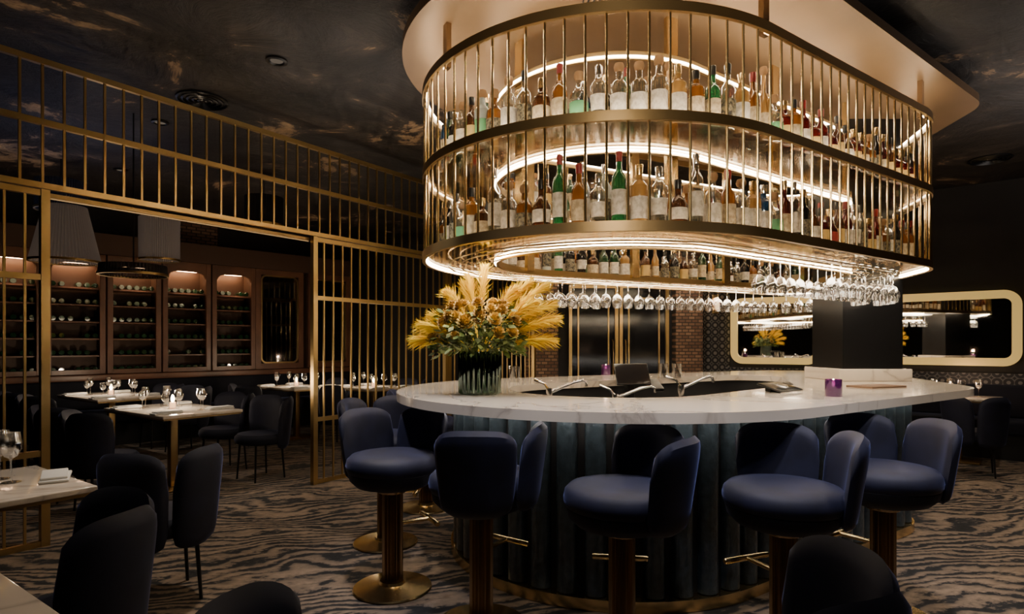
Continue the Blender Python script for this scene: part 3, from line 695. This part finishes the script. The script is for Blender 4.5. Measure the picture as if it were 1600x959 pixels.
for i in range(5):
    s=-.98+.7*(i+1)
    cabinet(s,'arched rosewood '+wlab[i]+' with lit top')
    light('AREA','cabinet_glow',wp(s+.34,.0,2.3),.7,(1,.66,.42),.3,(R(75),0,WA))
    for k in range(-1,5):
        zb=.975 if k<0 else 1.211+k*.235
        for q in range(6):
            if random.random()<.12: continue
            xx=-.24+q*.096; loc=Vector(wp(s+.34,0,0)); rot=Matrix.Rotation(WA,3,'Z'); pnt=loc+rot@Vector((xx,.06,zb+.038))
            if wb is None: wb=obj('wine_bottle',wbm,BC['dark green']); o=wb
            else: o=wb.copy(); C.objects.link(o)
            o.rotation_euler=(0,0,WA+pi); o.location=pnt
            tag(o,'dark wine bottle lying on '+('bottom','second','third','fourth','fifth','top')[k+1]+' shelf of '+wlab[i].split(',')[0],'wine bottle','wine bottles in the arched cabinets')
for s,l in ((3.22,'glazed dark wine cabinet with rounded door beside arched cabinets'),(4.15,'dark glazed cabinet behind the right brass screen')):
    t=thing('glazed_cabinet',l,'cabinet',wp(s+.4,0,0),WA)
    bm=B(); rframe(bm,-.42,.42,.95,2.62,.02,.09,-.05,.0); obj('face_frame',bm,M['wood'],t,False)
    obj('door_frame',rframe(B(),-.33,.33,1.04,2.53,.1,.025,-.04,-.01),M['brass_d'],t,False)
    obj('glass_door',rplate(B(),-.32,.32,1.05,2.52,.08,-.03,-.02),M['doorg'],t,False)
    bm=B(); box(bm,(0,.4,1.78),(.84,.02,1.67)); box(bm,(-.41,.2,1.78),(.02,.38,1.67)); box(bm,(.41,.2,1.78),(.02,.38,1.67)); box(bm,(0,.2,.96),(.8,.38,.02)); box(bm,(0,.2,2.6),(.8,.38,.02)); obj('carcass',bm,M['woodd'],t,False)
    for k in range(4): obj('shelf',box(B(),(0,.2,1.3+k*.28),(.78,.34,.02)),M['wood'],t,False)
o=obj('cabinet_cornice',box(B(),wp(1.9,-.2,2.77),(6.2,.5,.29),WA),M['woodd'],None,False); tag(o,'dark reddish wood cornice above the row of wine cabinets','cornice')
def banquette(loc,rz,L,label,top=False):
    t=thing('banquette',label,'banquette',loc,rz)
    obj('plinth',box(B(),(0,0,.15),(L,.5,.3)),M['blackm'],t,False); obj('seat',box(B(),(0,-.03,.38),(L,.55,.16),bev=.03),M['velvet_d'],t)
    obj('backrest',box(B(),(0,.22,.66),(L,.12,.4),bev=.03),M['velvet_d'],t)
    if top: obj('patterned_top',box(B(),(0,.27,.93),(L,.06,.14)),M['damask'],t,False)
    return t
banquette(wp(1.6,.3,0),WA,6.4,'long dark banquette below the wine cabinets')
banquette(qp(.6,.33,0),qa,1.2,'short dark banquette below the smaller gold mirror',True); banquette(ep(2.0,.33,0),ea,3.5,'dark banquette along the angled wall below the wide mirror',True)
o=obj('banquette_ledge',box(B(),wp(1.6,-.08,.905),(6.6,.64,.08),WA,bev=.01),M['wood'],None); tag(o,'wooden ledge running under the wine cabinets','ledge')
# ------------------------------------------------------------ pendants
def pendant(x,y,zb,h,rb_,rt,m,lab):
    t=thing('pendant_lamp',lab,'lamp',(x,y,zb))
    obj('lamp_shade',lathe(B(),[(rb_,0),(rb_*.985,.01),(rt,h),(rt*.98,h),(rb_*.97,.012)],180,cap=False,flute=60,fd=.06),m,t)
    obj('rim',lathe(B(),[(rb_+.004,-.006),(rb_+.006,.014),(rb_-.01,.014),(rb_-.01,-.006),(rb_+.004,-.006)],48,cap=False),M['brass_s'],t)
    obj('cord',tube(B(),[(0,0,h-.02),(0,0,ZC-zb)],.006,6),M['black'],t)
    obj('spider',tube(B(),[(-rt,0,h-.02),(rt,0,h-.02)],.004,6),M['bronze'],t)
    obj('bulb',lathe(B(),[(0,h*.4),(.03,h*.5),(.035,h*.6),(.012,h*.75),(0,h*.75)],14),M['shade'],t)
pendant(-4.2,5.6,2.14,.52,.285,.17,M['shade'],'large tapered pale pleated pendant shade beyond left screen')
pendant(-3.85,6.5,2.28,.46,.2,.2,M['shade'],'pale cylindrical fringed pendant shade right of the tapered one')
pendant(-3.37,5.3,1.98,.09,.27,.26,M['shaded'],'shallow dark hoop pendant with brass rim above candlelit table')
pendant(-5.0,6.6,2.85,.32,.24,.24,M['shaded'],'dark high drum pendant near left screen header')
pendant(-3.0,7.2,2.8,.34,.22,.22,M['shaded'],'dark high drum pendant further along the header')
DL=[(.55,2.0,'in front of the bar'),(2.5,2.15,'right of bar front'),(4.6,3.6,'right of the canopy'),(-1.7,4.3,'between screen and bar'),(5.6,6.0,'near the far right tables'),(-3.25,5.5,'above the candlelit table'),(-4.6,7.0,'above the second table'),(-2.2,2.6,'above the napkin table'),(-.4,6.8,'behind the left end of bar')]
for x,y,l in DL:
    t=thing('ceiling_downlight','small black ceiling downlight '+l,'ceiling light',(x,y,ZC-.002))
    obj('trim_ring',lathe(B(),[(.05,0),(.075,0),(.075,-.012),(.055,-.016),(.045,-.004)],24,cap=False),M['black'],t)
    obj('lens',lathe(B(),[(0,-.001),(.045,-.001),(.045,-.005),(0,-.005)],20),M['lamp'],t)
def spot(x,y,e,ang=75,col=(1,.84,.68),tgt=None,z=3.38,bl=.8):
    o=light('SPOT','downlight_and_fill_beam',(x,y,z),e,col,.06,spot_size=R(ang),spot_blend=bl)  # shared by ceiling downlights and added fill spots that have no fitting
    if tgt:
        d=Vector(tgt)-Vector((x,y,z)); o.rotation_euler=d.to_track_quat('-Z','Y').to_euler()
    return o
CW=(.95,.92,1.0)
for x,y,tx,ty in ((-.95,3.0,-.6,3.35),(-.35,2.35,-.1,2.9),(.4,2.1,.5,2.7),(1.15,2.1,1.2,2.7),(1.9,2.4,1.85,3.0)): spot(x,y,140,40,CW,(tx,ty,.75))
spot(-.6,1.9,50,22,CW,(.6,3.1,.5)); spot(.5,1.2,55,30,CW,(1.3,3.2,.5)); spot(1.6,1.4,50,30,CW,(2.3,3.8,.5))
spot(2.9,2.4,150,85,(1,.88,.76)); spot(4.6,3.6,230,95,(1,.84,.68)); spot(-1.4,4.0,170,80,(1,.85,.7)); spot(.5,1.5,60,80,(1,.85,.7),(.5,2.2,0))
spot(5.2,6.2,70,90); spot(-3.25,5.5,90,50,(1,.87,.74)); spot(-4.6,7.0,80,55,(1,.87,.74)); spot(-2.2,2.6,70,42,(1,.87,.74)); spot(-1.4,1.4,30,40,(1,.85,.7)); spot(-.4,6.8,60,90)  # the beam over the bottom left corner table is added to brighten it
spot(-.9,2.7,140,15,(.97,.97,.85),(-.18,3.65,1.6)); spot(2.4,8.6,90,60,(1,.8,.6),(2.7,9.4,1.2)); spot(.4,8.7,50,60,(1,.8,.6),(.4,9.3,1.2)); spot(1.6,8.6,40,60,(1,.75,.5),(1.7,9.4,1.2))  # fill spots added to brighten the bouquet and the brick piers
light('AREA','ceiling_fill',(-2.6,1.6,2.5),14,(1,.87,.75),2.5,(pi,0,0)); light('AREA','ceiling_fill',(5.4,4.2,2.6),36,(1,.87,.78),2.6,(pi,0,0)); light('AREA','ceiling_fill',(-1.2,4.8,2.7),6,(1,.87,.75),1.2,(pi,0,0)); light('AREA','header_blue_wash',(-4.6,6.2,2.75),3,(.45,.55,1),1.5,(pi,0,0))  # ceiling areas are unseen upward fills added to brighten the ceiling
spot(.2,-.6,180,42,(1,.84,.62),(.8,3,2.5),z=3.0)  # unseen front fill added behind the camera to brighten the rack
t=thing('wall_sconce','small glowing wall sconce on the patterned panel','wall lamp',(3.22,9.44,2.0))
obj('back_plate',box(B(),(0,-.01,0),(.1,.02,.3),bev=.004),M['brass'],t); obj('globe',lathe(B(),[(0,-.1),(.035,-.09),(.045,-.03),(.045,.03),(.035,.09),(0,.1)],16,c=(0,-.07,0)),E('sconce_glow',(1,.6,.3),5),t)
for x,y,l in ((5.3,6.1,'round black ceiling vent at right beyond the canopy'),(-2.6,4.5,'round black ceiling vent above the left brass header')):
    t=thing('ceiling_vent',l,'vent',(x,y+.5,ZC-.002)); bm=B()
    for r in (.2,.16,.12,.08,.04): lathe(bm,[(r,0),(r,-.012),(r-.014,-.018),(r-.018,-.004)],28,cap=False)
    obj('louvre_rings',bm,M['black'],t); obj('centre_cap',lathe(B(),[(0,-.02),(.02,-.02),(.02,0),(0,0)],14),M['black'],t)
# ------------------------------------------------------------ world, camera
w=bpy.data.worlds.new('World'); S.world=w; w.use_nodes=True; w.node_tree.nodes['Background'].inputs[0].default_value=(.3,.32,.4,1); w.node_tree.nodes['Background'].inputs[1].default_value=.02
cam=bpy.data.cameras.new('Camera'); co=bpy.data.objects.new('Camera',cam); C.objects.link(co); co.location=(0,0,1.37); co.rotation_euler=(R(90),0,0)
cam.sensor_width=36; cam.lens=36*930/1600; cam.shift_y=57.5/1600; cam.clip_start=.05
S.camera=co
# ------------------------------------------------------------ make labels single out
bpy.context.view_layer.update()
by={}
for o in bpy.data.objects:
    if o.parent is None and o.get('label') and o.type in('MESH','EMPTY'): by.setdefault(o['label'],[]).append(o)
def ordn(i):
    w=['leftmost','second from left','third from left','fourth from left','fifth from left','sixth from left','seventh from left','eighth from left','ninth from left','tenth from left']
    return w[i] if i<10 else '%d%s from left'%(i+1,{1:'st',2:'nd',3:'rd'}.get((i+1)%10 if (i+1)//10!=1 else 0,'th'))
for l,os_ in by.items():
    if len(os_)>1:
        os_.sort(key=lambda o:o.location.x/max(o.location.y,.1))
        for i,o in enumerate(os_): o['label']=l+', '+ordn(i)
print('glasses',cnt,'bottles',len(recs),'rods',len(rods))
